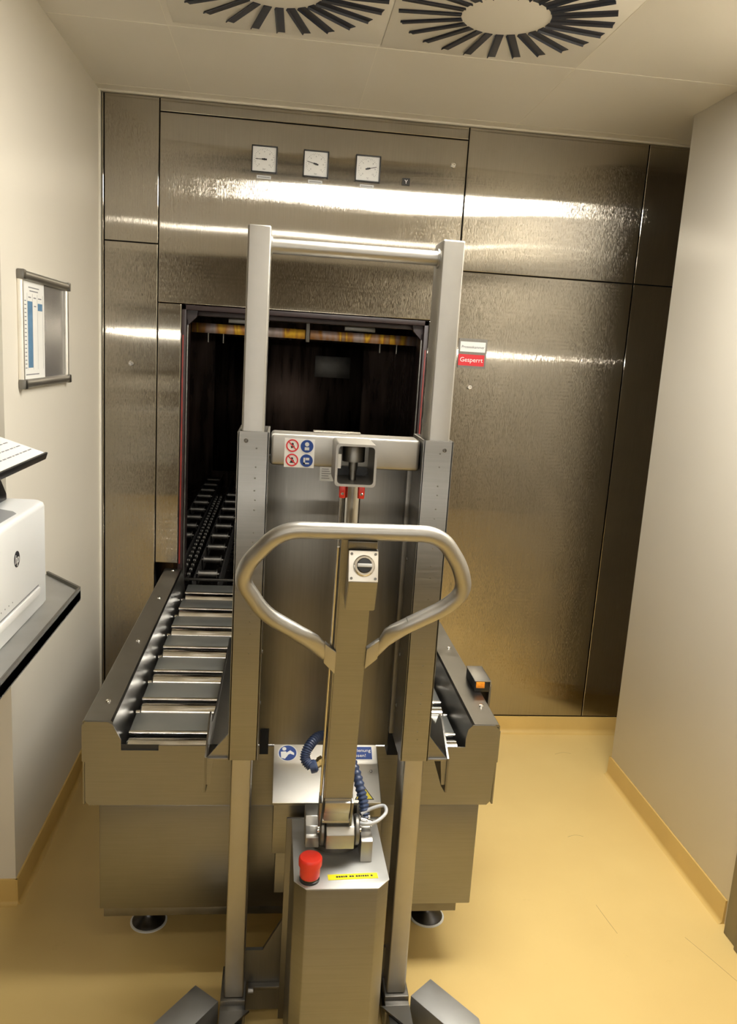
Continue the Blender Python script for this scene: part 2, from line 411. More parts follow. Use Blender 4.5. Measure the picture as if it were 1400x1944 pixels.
panel('cladding_panel', LX+0.007, -0.655, 0.075, top, warp=0, label='narrow edge strip')
panel('cladding_panel', -0.655, -0.4635, 1.898, top, ph=1)
panel('cladding_panel', -0.655, -0.4635, 0.075, 1.898, ph=2)
panel('cladding_panel', -0.4635, 0.652, 2.347, top, ph=0.4, warp=0.0003)
panel('cladding_panel', -0.4635, 0.652, 1.692, 2.347, ph=0.2, label='wide panel above the hatch, carrying the gauges')
panel('cladding_panel', -0.4635, -0.376, 0.70, 1.692, 'panel_steel', ph=3, warp=0.0004)
panel('cladding_panel', 0.553, 0.652, 0.70, 1.692, ph=3, warp=0.0004)
panel('cladding_panel', 0.652, 1.347, 1.883, top, ph=4.1, warp=0.0014)
panel('cladding_panel', 0.652, 1.347, 0.075, 1.883, ph=5.2)
panel('cladding_panel', 1.347, 2.0, 1.883, top, ph=0.9, warp=0.0014)
panel('cladding_panel', 1.347, 2.0, 0.075, 1.883, ph=2.2)
panel('cladding_panel', -0.4635, 0.652, 0.075, 0.56, ph=2.2)
# hatch frame
X0, X1, ZT = -0.376, 0.553, 1.692
bm = NB()
box(bm, X0, X0+0.016, WY-0.001, WY+0.16, 0.56, ZT-0.002, 0.001); box(bm, X1-0.016, X1, WY-0.001, WY+0.16, 0.56, ZT-0.002, 0.001)
box(bm, X0, X1, WY-0.001, WY+0.16, ZT-0.02, ZT-0.002, 0.001)
obj('hatch_frame', bm, 'maroon_frame', ST, 'dark maroon hatch frame')
bm = NB(); box(bm, X0+0.004, X0+0.009, WY-0.004, WY+0.02, 0.70, 1.58, 0.001); obj('gasket', bm, 'red_gasket', ST, 'red rubber seal strip')
bm = NB(); box(bm, X1-0.009, X1-0.004, WY-0.004, WY+0.02, 0.70, 1.58, 0.001); obj('gasket', bm, 'red_gasket', ST, 'red rubber seal strip')
for s, xx in ((1, X0+0.016), (-1, X1-0.016)):
    bm = NB(); box(bm, min(xx, xx+s*0.005), max(xx, xx+s*0.005), WY+0.03, WY+0.05, 0.58, 1.64, 0.001)
    obj('guide_rail', bm, 'dark_steel', ST)
    bm = NB(); prism(bm, [(xx, 1.672), (xx+s*0.04, 1.672), (xx+s*0.036, 1.650), (xx+s*0.012, 1.625), (xx, 1.615)], 'y', WY+0.03, WY+0.05)
    obj('corner_bracket', bm, 'maroon_frame', ST)
bm = NB(); box(bm, X0+0.016, X1-0.016, WY+0.05, WY+0.075, 1.655, 1.672, 0.001); obj('top_rail', bm, 'maroon_frame', ST)
# chamber
CY0, CY1 = WY+0.16, 6.3
bm = NB()
box(bm, -0.75, -0.72, CY0, CY1, 0.45, 1.85); box(bm, 0.85, 0.88, CY0, CY1, 0.45, 1.85)
box(bm, -0.75, 0.88, CY0, CY1, 1.75, 1.80); box(bm, -0.75, 0.88, CY1, CY1+0.03, 0.45, 1.85)
box(bm, -0.75, 0.88, CY0-0.01, CY1, 0.42, 0.47)
box(bm, -0.75, X0+0.004, CY0-0.01, CY0+0.01, 0.45, 1.85); box(bm, X1-0.004, 0.88, CY0-0.01, CY0+0.01, 0.45, 1.85)
box(bm, -0.75, 0.88, CY0-0.01, CY0+0.01, ZT-0.01, 1.85); box(bm, -0.75, 0.88, CY0-0.02, CY0+0.01, 0.42, 0.56)
obj('chamber', bm, 'chamber_steel', ST, 'dark brown-streaked chamber interior')
# beam across the top of the hatch
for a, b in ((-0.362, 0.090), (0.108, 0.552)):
    bm = NB(); box(bm, a, b, 3.345, 3.36, 1.596, 1.634, 0.0015); obj('chamber_beam', bm, 'tint', ST, 'steel strip across the hatch with coloured reflections painted in')
bm = NB(); box(bm, 0.092, 0.106, 3.335, 3.365, 1.585, 1.69, 0.001); obj('beam_hanger', bm, 'dark_steel', ST)
bm = NB(); box(bm, 0.25, 0.375, 3.37, 3.38, 1.640, 1.662, 0.001); obj('beam_plate', bm, 'plate_steel', ST)
bm = NB(); box(bm, -0.22, -0.12, 3.37, 3.38, 1.640, 1.662, 0.001); obj('beam_plate', bm, 'plate_steel', ST)
for x in (-0.30, -0.24, 0.40, 0.47):
    bm = NB(); cyl(bm, (x, 3.38, 1.56), (x, 3.38, 1.63), 0.004, 10); obj('hanging_pin', bm, 'plate_steel', ST)
# far door of the chamber
bm = NB(); box(bm, -0.5, 0.62, CY1-0.05, CY1-0.01, 0.6, 1.62, 0.004)
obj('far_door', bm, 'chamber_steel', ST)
bm = NB(); box(bm, 0.25, 0.52, CY1-0.06, CY1-0.05, 1.36, 1.52, 0.003); obj('door_plate', bm, 'dark_steel', ST)

# gauges
def gauge(x, z, w, needle_deg, label):
    M = FRONT(x, WY-0.003, z)
    g = bmesh.new(); h = w/2
    for a in ((-h, h, h-0.004, h), (-h, h, -h, -h+0.004), (-h, -h+0.004, -h, h), (h-0.004, h, -h, h)):
        box(g, *a, -0.004, 0.009, 0.0008, M=M)
    o = obj('gauge', g, 'black_plastic', ST, label)
    g = NB(); quad(g, M, -h+0.004, h-0.004, -h+0.004, h-0.004, 0.002); obj('dial_face', g, 'sign_white', o)
    g = NB()
    for k in range(28):
        a = math.radians(225-270*k/27); r0 = 0.034 if k % 3 else 0.031
        bar2d(g, M, (r0*math.cos(a), r0*math.sin(a)), (0.037*math.cos(a), 0.037*math.sin(a)), 0.0009, 0.0004, 0.002)
    for k in range(7):
        a = math.radians(225-270*k/6)
        merge(g, text_bm(str(k*2), 0.007, Matrix.Identity(4)), M @ Matrix.Translation((0.026*math.cos(a), 0.026*math.sin(a), 0.0022)))
    merge(g, text_bm('bar' if needle_deg != 14 else '°C', 0.008, Matrix.Identity(4)), M @ Matrix.Translation((0, -0.033, 0.0022)))
    obj('scale', g, 'pale_ink', o)
    g = NB(); a = math.radians(needle_deg)
    bar2d(g, M, (-0.006*math.cos(a), -0.006*math.sin(a)), (0.032*math.cos(a), 0.032*math.sin(a)), 0.002, 0.001, 0.0035)
    bar2d(g, M, (-0.009*math.cos(a), -0.009*math.sin(a)), (0.009*math.cos(a), 0.009*math.sin(a)), 0.0055, 0.001, 0.0035)
    disc(g, M, 0, 0, 0.0035, 0.003, 0.003); obj('needle', g, 'black_plastic', o)
    g = NB(); quad(g, M, -0.026, 0.026, -h-0.020, -h-0.008, 0.001, -0.002); obj('name_plate', g, 'light_grey_plastic', o)
    g = NB()
    for k in range(8): bar2d(g, M, (-0.021+k*0.0053, -h-0.014), (-0.021+k*0.0053+0.004, -h-0.014), 0.003, 0.0003, -0.001)
    obj('name_text', g, 'pale_ink', o)
gauge(-0.092, 2.217, 0.092, 179, 'gauge with a level needle pointing left')
gauge(0.094, 2.216, 0.092, 166, 'gauge with its needle pointing slightly up to the left')
gauge(0.284, 2.216, 0.092, 14, 'gauge with its needle pointing right')
M = FRONT(0.428, WY-0.002, 2.1835)
bm = NB(); quad(bm, M, -0.014, 0.014, -0.0125, 0.0125, 0.004); o = obj('warning_plate', bm, 'dark_rubber', ST, 'tiny black square plate')
bm = NB(); bar2d(bm, M, (0, -0.007), (0, 0.001), 0.002, 0.0005, 0.004); bar2d(bm, M, (0, 0.0), (-0.005, 0.006), 0.002, 0.0005, 0.004); bar2d(bm, M, (0, 0.0), (0.005, 0.006), 0.002, 0.0005, 0.004)
obj('symbol', bm, 'sign_white', o)
for x, z in ((0.601, 2.256), (0.733, 1.450), (-0.558, 1.464)):
    bm = NB(); lathe(bm, [(0.010, 0), (0.010, 0.003), (0.008, 0.005), (0.0035, 0.005), (0.003, 0.001)], (x, WY-0.001, z), (0, -1, 0), 20)
    obj('keyhole_lock', bm, 'chrome', ST)
# status sign
M = FRONT(0.7315, WY-0.003, 1.579)
bm = NB(); quad(bm, M, -0.055, 0.055, -0.056, 0.056, 0.003); sg = obj('status_sign', bm, 'plate_steel', ST, 'status sign holder with a white card over a red one')
bm = NB(); quad(bm, M, -0.050, 0.049, 0.006, 0.044, 0.0012, 0.003); obj('white_card', bm, 'sign_white', sg)
bm = NB(); merge(bm, text_bm('Prozesskammer', 0.0140, Matrix.Identity(4)), M @ Matrix.Translation((0, 0.024, 0.0044))); obj('card_text', bm, 'ink', sg)
bm = NB(); quad(bm, M, -0.054, 0.048, -0.047, -0.004, 0.0012, 0.003); obj('red_card', bm, 'sign_red', sg)
bm = NB(); merge(bm, text_bm('Gesperrt', 0.0245, Matrix.Identity(4)), M @ Matrix.Translation((-0.003, -0.025, 0.0046))); obj('card_text', bm, 'sign_white', sg, 'white letters')

# ------------------------------------------------------------------ chain conveyor in the chamber
CC = thing('chamber_conveyor', 'dark chain conveyor with short steel rollers inside the open chamber', 'conveyor', (0.1, 3.3, 0.47))
for lx in (-0.275, -0.455, 0.10, 0.40):
    bm = NB()
    for s in (-0.052, 0.052):
        box(bm, lx+s-0.003, lx+s+0.003, 3.22, 6.1, 0.52, 0.600, 0.001)
    obj('side_rail', bm, 'dark_rubber', CC)
def roll(bm, x, y, z, w, r):
    a = Vector((x-w/2, y, z)); n = Vector((1, 0, 0))
    lathe(bm, [(0.006, -0.008), (0.006, 0), (r+0.006, 0), (r+0.006, 0.003), (r, 0.003), (r, w-0.003), (r+0.006, w-0.003), (r+0.006, w), (0.006, w), (0.006, w+0.008)], a, n, 20)
bm = NB(); roll(bm, -0.275, 3.335, 0.602, 0.078, 0.016); r0 = obj('carrier_roller', bm, 'dark_steel', CC)
for lx, ys in ((-0.275, [3.57+0.235*k for k in range(8)]), (-0.455, [4.04+0.22*k for k in range(9)]), (0.10, [3.45+0.24*k for k in range(9)]), (0.40, [3.45+0.24*k for k in range(9)])):
    for y in ys:
        c = r0.copy(); COL.objects.link(c); c.location = (lx+0.275, y-3.335, 0)
bm = NB()
for k in range(26):
    y = 3.25+k*0.075
    for x in (-0.352, -0.378):
        cyl(bm, (x-0.006, y, 0.60), (x+0.006, y, 0.60), 0.011, 10); box(bm, x-0.002, x+0.002, y, y+0.075, 0.594, 0.606)
obj('drive_chain', bm, 'dark_steel', CC)
bm = NB(); box(bm, -0.36, 0.53, 3.18, 3.192, 0.615, 0.625, 0.001); obj('cross_bar', bm, 'plate_steel', CC)

# ================================================================== roller conveyor
CV = thing('roller_conveyor', 'stainless steel roller conveyor table leading into the open steriliser', 'conveyor', (0.072, 2.4, 0))
Lo, Ro, FY, ZR = -0.425, 0.567, 1.787, 0.680
poly = [(-0.427, 0.669), (-0.427, 0.580), (-0.420, 0.578), (-0.420, 0.478), (-0.411, 0.467), (0.551, 0.467), (0.561, 0.478), (0.563, 0.580), (0.569, 0.582), (0.569, 0.664), (0.556, 0.679),
        (0.499, 0.679), (0.488, 0.668), (0.484, 0.645), (0.484, 0.621), (-0.252, 0.621), (-0.252, 0.608), (-0.338, 0.608), (-0.338, 0.634), (-0.357, 0.672), (-0.366, 0.679), (-0.419, 0.679)]
bm = NB(); prism(bm, poly, 'y', FY, FY+0.004); obj('front_plate', bm, 'brushed_steel', CV, 'folded front plate')
bm = NB(); box(bm, -0.388, 0.533, FY+0.002, 2.95, 0.188, 0.466, 0.003); obj('base_cabinet', bm, 'brushed_steel', CV)
bm = NB(); box(bm, -0.380, 0.50, FY+0.012, 2.9, 0.160, 0.188, 0.001); obj('under_frame', bm, 'dark_steel', CV)
bolts = (1.898, 2.315, 2.733, 3.09)
for s in (-1, 1):
    if s < 0: prof = [(-0.426, 0.467), (-0.426, 0.676), (-0.423, ZR), (-0.362, ZR), (-0.357, 0.676), (-0.345, 0.60), (-0.345, 0.50), (-0.349, 0.50), (-0.349, 0.60), (-0.361, 0.674), (-0.422, 0.674), (-0.422, 0.467)]
    else: prof = [(0.568, 0.467), (0.568, 0.676), (0.565, ZR), (0.504, ZR), (0.499, 0.676), (0.487, 0.60), (0.487, 0.50), (0.491, 0.50), (0.491, 0.60), (0.503, 0.674), (0.564, 0.674), (0.564, 0.467)]
    bm = NB(); prism(bm, prof, 'y', FY+0.004, 3.12); rl = obj('side_rail', bm, 'rail_steel', CV)
    bx = -0.389 if s < 0 else 0.546
    for y in bolts:
        bm = NB(); lathe(bm, [(0.007, 0), (0.007, 0.001), (0.0055, 0.003), (0.002, 0.0035)], (bx, y, ZR), (0, 0, 1), 14); obj('rail_bolt', bm, 'chrome', rl, 'bright round bolt head')
ys = [1.815+0.193*k for k in range(7)]
bm = NB(); lathe(bm, [(0.008, -0.012), (0.008, 0), (0.020, 0), (0.025, 0.004), (0.025, 0.796), (0.020, 0.80), (0.008, 0.80), (0.008, 0.812)], (-0.329, ys[0], 0.598), (1, 0, 0), 32)
r0 = obj('roller', bm, 'roller_steel', CV)
bm = NB(); box(bm, -0.335, 0.478, ys[0]+0.066, ys[0]+0.165, 0.604, 0.612, 0.0018)
c0 = obj('cover_plate', bm, 'steel_sheen_grey', CV)
bm = NB(); cyl(bm, (-0.335, ys[0]+0.063, 0.607), (0.478, ys[0]+0.063, 0.607), 0.0065, 16); l0 = obj('rolled_lip', bm, 'roller_steel', c0, 'bright rolled front edge')
for k in range(1, 7):
    c = r0.copy(); COL.objects.link(c); c.location.y += ys[k]-ys[0]
    c = c0.copy(); COL.objects.link(c); c.location.y += ys[k]-ys[0]
    d = l0.copy(); COL.objects.link(d); d.parent = c
bm = NB(); box(bm, -0.340, -0.250, FY+0.0045, FY+0.006, 0.600, 0.6205); obj('notch_shade', bm, 'dark_rubber', CV)  # dark sheet added to stand for the shade inside the notch
bm = NB(); box(bm, -0.344, 0.486, FY+0.01, 3.1, 0.520, 0.530); obj('inner_tray', bm, 'dark_rubber', CV)
for s, x in ((-1, -0.300), (1, 0.470)):
    for y in (1.985, 2.80):
        bm = NB(); lathe(bm, [(0.044, 0), (0.044, 0.006), (0.038, 0.012), (0.020, 0.022), (0.016, 0.030), (0.014, 0.030)], (x, y, 0.0005), (0, 0, 1), 32)
        ft = obj('levelling_foot', bm, 'foot_steel', CV, 'dark round levelling foot')
        bm = NB(); lathe(bm, [(0.049, 0), (0.049, 0.003), (0.044, 0.004)], (x, y, 0.0003), (0, 0, 1), 32); obj('foot_ring', bm, 'sign_white', ft)
        bm = NB(); cyl(bm, (x, y, 0.02), (x, y, 0.19), 0.009, 16); lathe(bm, [(0.017, 0), (0.017, 0.012)], (x, y, 0.032), (0, 0, 1), 6); obj('spindle', bm, 'bright_steel', ft)
# light barrier head on the right rail
bm = NB(); box(bm, 0.548, 0.590, 1.985, 2.085, ZR, ZR+0.030, 0.002); sb = obj('sensor_head', bm, 'black_plastic', CV, 'black sensor head with an amber front')
bm = NB(); box(bm, 0.547, 0.592, 1.982, 2.088, ZR+0.030, ZR+0.033, 0.001); box(bm, 0.589, 0.592, 1.982, 2.088, ZR+0.015, ZR+0.033, 0.0008); obj('cover', bm, 'satin_steel', sb)
bm = NB(); box(bm, 0.551, 0.574, 1.9795, 1.986, ZR+0.013, ZR+0.029, 0.001); obj('lens', bm, 'amber', sb, 'orange lens')
bm = NB(); box(bm, 0.590, 0.596, 1.99, 2.08, 0.60, ZR+0.02, 0.001); obj('bracket', bm, 'dark_steel', sb)

# ================================================================== pallet stacker
SK = thing('electric_stacker', 'stainless steel pedestrian stacker with twin mast and looped tiller handle', 'stacker', (0.145, 1.55, 0))
# mast posts
for x0, x1 in ((-0.0735, -0.0295), (0.2995, 0.3435)):
    bm = NB(); box(bm, x0, x1, 1.60, 1.685, 0.098, 1.777, 0.004, 3); obj('mast_post', bm, 'satin_steel', SK)
bm = NB(); cyl(bm, (-0.031, 1.640, 1.745), (0.301, 1.640, 1.745), 0.0145, 24)
for x in (-0.0295, 0.2965): lathe(bm, [(0.019, 0), (0.019, 0.003)], (x, 1.64, 1.745), (1, 0, 0), 24)
obj('mast_crossbar', bm, 'satin_steel', SK)
# carriage sleeves (open channels round the posts)
def sleeve(x0, x1):
    bm = NB(); z0, z1 = 0.690, 1.389; t = 0.005; ya, yb = 1.590, 1.722
    inner = 1 if x0 < 0 else -1
    bevbox = lambda *a: box(bm, *a, z0, z1, 0.0015)
    bevbox(x0, x1, ya, ya+t)
    bevbox(x0, x0+t, ya, yb); bevbox(x1-t, x1, ya, yb)
    bevbox(x0, x0+0.016, yb-t, yb); bevbox(x1-0.016, x1, yb-t, yb)
    xm = (x0+x1)/2
    o = obj('carriage_sleeve', bm, 'brushed_steel', SK)
    bm = NB(); bx = x0+0.017 if x0 < 0 else x1-0.018
    lathe(bm, [(0.0045, 0), (0.0045, 0.0015), (0.003, 0.002), (0.002, 0.0005)], (bx, ya, z1-0.018), (0, -1, 0), 14); obj('screw', bm, 'dark_steel', o)
    bm = NB()
    ex = x1 if x0 < 0 else x0-0.0015
    for z in (1.33, 1.12, 0.90, 0.78): lathe(bm, [(0.005, 0), (0.005, 0.002), (0.003, 0.0025)], (ex, 1.68, z), (1 if x0 < 0 else -1, 0, 0), 14)
    obj('side_bolt', bm, 'plate_steel', o)
    # weld spatter line left by the seam on the face
    bm = NB(); sx = xm + (0.006 if x0 < 0 else 0.004)
    for k in range(30):
        z = 0.74+0.62*k/29+random.uniform(-0.004, 0.004)
        if k < 9 and x0 < 0 or random.random() < 0.15: continue
        lathe(bm, [(0.0018, 0), (0.0012, 0.0003)], (sx+random.uniform(-0.0012, 0.0012), ya, z), (0, -1, 0), 8)
    obj('weld_dimples', bm, 'plate_steel', o)
sleeve(-0.0805, -0.0185); sleeve(0.2885, 0.3505)
# carriage beam
bm = NB(); box(bm, -0.016, 0.286, 1.610, 1.680, 1.322, 1.386, 0.007, 4); obj('carriage_beam', bm, 'satin_steel', SK)
bm = NB(); box(bm, 0.070, 0.168, 1.66, 1.682, 1.386, 1.390, 0.001); obj('beam_cap', bm, 'bright_steel', SK)
# open square tongue above the lift cylinder
def tube_y(bm, x0, x1, z0, z1, y0, y1, t, r):
    def loop(e, y):
        out = []
        for cx_, cz_, a0 in ((x1-e-r, z1-e-r, 0), (x0+e+r, z1-e-r, 90), (x0+e+r, z0+e+r, 180), (x1-e-r, z0+e+r, 270)):
            for k in range(5):
                a = math.radians(a0+90*k/4); rr = max(r-e*0.4, 0.002)
                out.append(bm.verts.new((cx_+math.cos(a)*r, y, cz_+math.sin(a)*r)))
        return out
    A, B, C_, D = loop(0, y0), loop(0, y1), loop(t, y0), loop(t, y1)
    n = len(A)
    for i in range(n):
        j = (i+1) % n
        bm.faces.new((A[i], A[j], B[j], B[i])); bm.faces.new((C_[j], C_[i], D[i], D[j])); bm.faces.new((A[j], A[i], C_[i], C_[j])); bm.faces.new((B[i], B[j], D[j], D[i]))
bm = NB(); tube_y(bm, 0.1075, 0.1855, 1.303, 1.384, 1.500, 1.615, 0.0045, 0.007); tg = obj('lift_tongue', bm, 'satin_steel', SK)
bm = NB(); box(bm, 0.112, 0.181, 1.611, 1.615, 1.308, 1.380); obj('end_plate', bm, 'black_plastic', tg)
bm = NB(); lathe(bm, [(0.022, 0), (0.022, 0.028), (0.020, 0.032)], (0.146, 1.555, 1.345), (0, 0, 1), 28); lathe(bm, [(0.007, 0), (0.007, 0.02), (0.009, 0.02), (0.009, 0.04)], (0.146, 1.555, 1.308), (0, 0, 1), 16)
obj('piston_head', bm, 'plate_steel', tg)
bm = NB(); box(bm, 0.1125, 0.119, 1.515, 1.518, 1.335, 1.362); obj('tag', bm, 'sign_white', tg, 'small white tag')
# cylinder
bm = NB(); cyl(bm, (0.148, 1.560, 0.56), (0.148, 1.560, 1.300), 0.0165, 28); obj('lift_cylinder', bm, 'bright_steel', SK)
bm = NB(); cyl(bm, (0.1275, 1.570, 0.56), (0.1275, 1.570, 1.295), 0.004, 12); obj('hydraulic_pipe', bm, 'bright_steel', SK)
for x in (0.1275, 0.165):
    bm = NB(); box(bm, x-0.006, x+0.006, 1.545, 1.562, 1.272, 1.300, 0.002); c = obj('hose_clip', bm, 'red_plastic', SK, 'small red clip')
    bm = NB(); lathe(bm, [(0.003, 0), (0.002, 0.001)], (x, 1.545, 1.281), (0, -1, 0), 12); obj('screw', bm, 'chrome', c)
# back sheet between sleeves
bm = NB(); box(bm, -0.030, 0.281, 1.715, 1.720, 0.6625, 1.330, 0.001); obj('back_sheet', bm, 'plate_steel', SK, 'tall plain sheet behind the tiller')
for x0, x1 in ((-0.016, 0.004), (0.279, 0.304)):
    bm = NB(); box(bm, x0, x1, 1.712, 1.765, 0.640, 0.700); obj('lower_cutout', bm, 'black_void', SK)
bm = NB(); box(bm, 0.278, 0.290, 1.70, 1.724, 0.70, 1.33, 0.001); obj('edge_strip', bm, 'dark_steel', SK)
M = FRONT(0.105, 1.7145, 1.294); bm = NB(); quad(bm, M, -0.015, 0.015, -0.016, 0.016); o = obj('rating_label', bm, 'light_grey_plastic', SK, 'small pale label')
bm = NB()
for k in range(5): bar2d(bm, M, (-0.011, 0.010-k*0.005), (0.004+0.005*((k*7) % 3)/2, 0.010-k*0.005), 0.0016, 0.0003, 0.0006)
obj('label_text', bm, 'pale_ink', o)
# safety sticker on the beam
M = FRONT(0.042, 1.6097, 1.3485); bm = NB(); quad(bm, M, -0.030, 0.030, -0.029, 0.029, 0.0004); o = obj('safety_sticker', bm, 'sign_white', SK, 'white sticker with two red and two blue round signs')
for v, g in ((0.0145, 0), (-0.0145, 1)):
    bm = NB(); disc(bm, M, -0.0145, v, 0.0128, 0.0004, 0.0005, 28, 0.0100)
    bar2d(bm, M, (-0.0145-0.0083, v+0.0083), (-0.0145+0.0083, v-0.0083), 0.0024, 0.0003, 0.0008); obj('prohibition_ring', bm, 'sign_red', o)
    bm = NB(); disc(bm, M, -0.0145, v+0.003, 0.0026, 0.0002, 0.0004); bar2d(bm, M, (-0.0175, v-0.0035), (-0.0105, v-0.001), 0.004, 0.0002, 0.0004)
    if g: bar2d(bm, M, (-0.019, v-0.005), (-0.010, v-0.005), 0.0016, 0.0002, 0.0004)
    obj('figure', bm, 'ink', o)
    bm = NB(); disc(bm, M, 0.0145, v, 0.0128, 0.0004, 0.0005); obj('mandatory_disc', bm, 'sign_blue', o)
    bm = NB()
    if not g:
        disc(bm, M, 0.0145, v+0.004, 0.0042, 0.0003, 0.0009); box(bm, 0.0100, 0.0190, v-0.008, v-0.002, 0.0009, 0.0012, M=M)
    else:
        box(bm, 0.0085, 0.0120, v-0.007, v+0.006, 0.0009, 0.0012, M=M); box(bm, 0.0085, 0.0200, v-0.007, v-0.004, 0.0009, 0.0012, M=M); box(bm, 0.0130, 0.0200, v+0.001, v+0.006, 0.0009, 0.0012, M=M)
    obj('pictogram', bm, 'light_grey_plastic', o)
# fork arms with gusset plates beside the sleeves
for s in (-1, 1):
    fx = lambda v: (0.135+s*(0.135+v))          # mirrored about the truck's middle line
    bm = NB()
    xa, xb = sorted((fx(0.1260), fx(0.1300)))
    prism(bm, [(1.600, 0.610), (1.640, 0.603), (1.80, 0.628), (2.45, 0.634), (2.45, 0.646), (1.90, 0.668), (1.75, 0.70), (1.72, 0.74), (1.690, 0.74), (1.602, 0.690)], 'x', xa, xb)
    xa, xb = sorted((fx(0.092), fx(0.1300)))
    box(bm, xa, xb, 1.72, 2.45, 0.640, 0.646, 0.001)
    obj('fork_arm', bm, 'plate_steel', SK)
    bm = NB()
    prism(bm, [(fx(0.0800), 0.745), (fx(0.0800), 0.690), (fx(0.1240), 0.690)], 'y', 1.604, 1.609)
    xa, xb = sorted((fx(0.0800), fx(0.1240)))
    box(bm, xa, xb, 1.598, 1.66, 0.6865, 0.6915, 0.001)
    prism(bm, [(fx(0.112), 0.688), (fx(0.1300), 0.688), (fx(0.1260), 0.625), (fx(0.118), 0.625)], 'y', 1.606, 1.611)
    obj('gusset', bm, 'brushed_steel', SK)
# control cabinet with sloping lid
z_b, z_f = 0.640, 0.569
bm = NB()
prism(bm, [(1.634, 0.440), (1.634, 0.5655), (1.764, 0.632), (1.764, 0.440)], 'x', 0.021, 0.262, 0.001)
cb = obj('control_cabinet', bm, 'brushed_steel', SK)
bm = NB(); prism(bm, [(1.660, 0.322), (1.660, 0.440), (1.760, 0.440), (1.760, 0.322)], 'x', 0.030, 0.262, 0.001); obj('lower_box', bm, 'brushed_steel', cb)
sl = Vector((0, 1.772-1.626, 0.642-0.569)); slu = sl.normalized(); ML = basis((0.1385, 1.626, 0.569), (1, 0, 0), slu); LL = sl.length
bm = NB(); box(bm, -0.1210, 0.1210, 0.0, LL, -0.004, 0.0, 0.0012, M=ML); box(bm, -0.121, 0.121, 0.0, 0.003, -0.010, 0, 0.0012, M=ML)
ld = obj('sloping_lid', bm, 'lid_steel', cb, 'bright pale steel lid')
bm = NB(); disc(bm, ML, -0.089, 0.130, 0.0225, 0.0004, 0.0002); obj('sticker_rim', bm, 'sign_white', ld)
bm = NB(); disc(bm, ML, -0.089, 0.130, 0.0205, 0.0004, 0.0005); o = obj('manual_sticker', bm, 'sign_blue', ld, 'round blue read-the-manual sticker')
bm = NB(); disc(bm, ML, -0.097, 0.141, 0.0048, 0.0003, 0.001)
prism(bm, [(-0.105, 0.133), (-0.093, 0.134), (-0.088, 0.124), (-0.095, 0.114), (-0.104, 0.116)], 'z', 0.0009, 0.0012, M=ML)
prism(bm, [(-0.091, 0.131), (-0.083, 0.137), (-0.074, 0.130), (-0.074, 0.124), (-0.083, 0.128), (-0.091, 0.123)], 'z', 0.0009, 0.0012, M=ML)
obj('reader_symbol', bm, 'sign_white', ld)
bm = NB(); box(bm, 0.050, 0.111, 0.112, 0.150, 0.0002, 0.0006, M=ML); obj('notice_rim', bm, 'sign_white', ld)
bm = NB(); box(bm, 0.052, 0.109, 0.114, 0.148, 0.0006, 0.0010, M=ML); obj('blue_notice', bm, 'sign_blue', ld, 'blue rectangular notice')
bm = NB()
for s_, v in (('Bedienung', 0.1375), ('lesen!', 0.1235)): merge(bm, text_bm(s_, 0.0125, Matrix.Identity(4)), ML @ Matrix.Translation((0.0805, v, 0.0012)))
obj('notice_text', bm, 'sign_white', ld)
tri = [(0.062, 0.008), (0.106, 0.008), (0.084, 0.045)]
bm = NB(); prism(bm, tri, 'z', 0.0002, 0.0007, M=ML); obj('warning_rim', bm, 'ink', ld)
bm = NB(); prism(bm, [(0.0655, 0.0100), (0.1025, 0.0100), (0.084, 0.041)], 'z', 0.0007, 0.0010, M=ML); o = obj('warning_triangle', bm, 'sign_yellow', ld, 'yellow warning triangle')
bm = NB(); prism(bm, [(0.0855, 0.032), (0.0800, 0.021), (0.0835, 0.021), (0.0815, 0.012), (0.0875, 0.0235), (0.0840, 0.0235)], 'z', 0.0010, 0.0013, M=ML); obj('bolt_symbol', bm, 'ink', ld)
bm = NB(); t_ = bmesh.new(); lathe(t_, [(0.0035, 0), (0.003, 0.0015), (0.001, 0.002)], (0.104, 0.082, 0), (0, 0, 1), 12); merge(bm, t_, ML); obj('lid_screw', bm, 'plate_steel', ld)
# base plate between posts
bm = NB(); prism(bm, [(-0.030, 0.02), (-0.030, 0.180), (0.010, 0.180), (0.052, 0.258), (0.235, 0.258), (0.262, 0.180), (0.300, 0.180), (0.300, 0.02)], 'y', 1.650, 1.660); obj('base_plate', bm, 'plate_steel', SK)
bm = NB(); box(bm, -0.020, 0.290, 1.635, 1.650, 0.085, 0.094, 0.001); cyl(bm, (-0.020, 1.628, 0.09), (-0.008, 1.628, 0.09), 0.008, 14); obj('cross_stay', bm, 'plate_steel', SK)
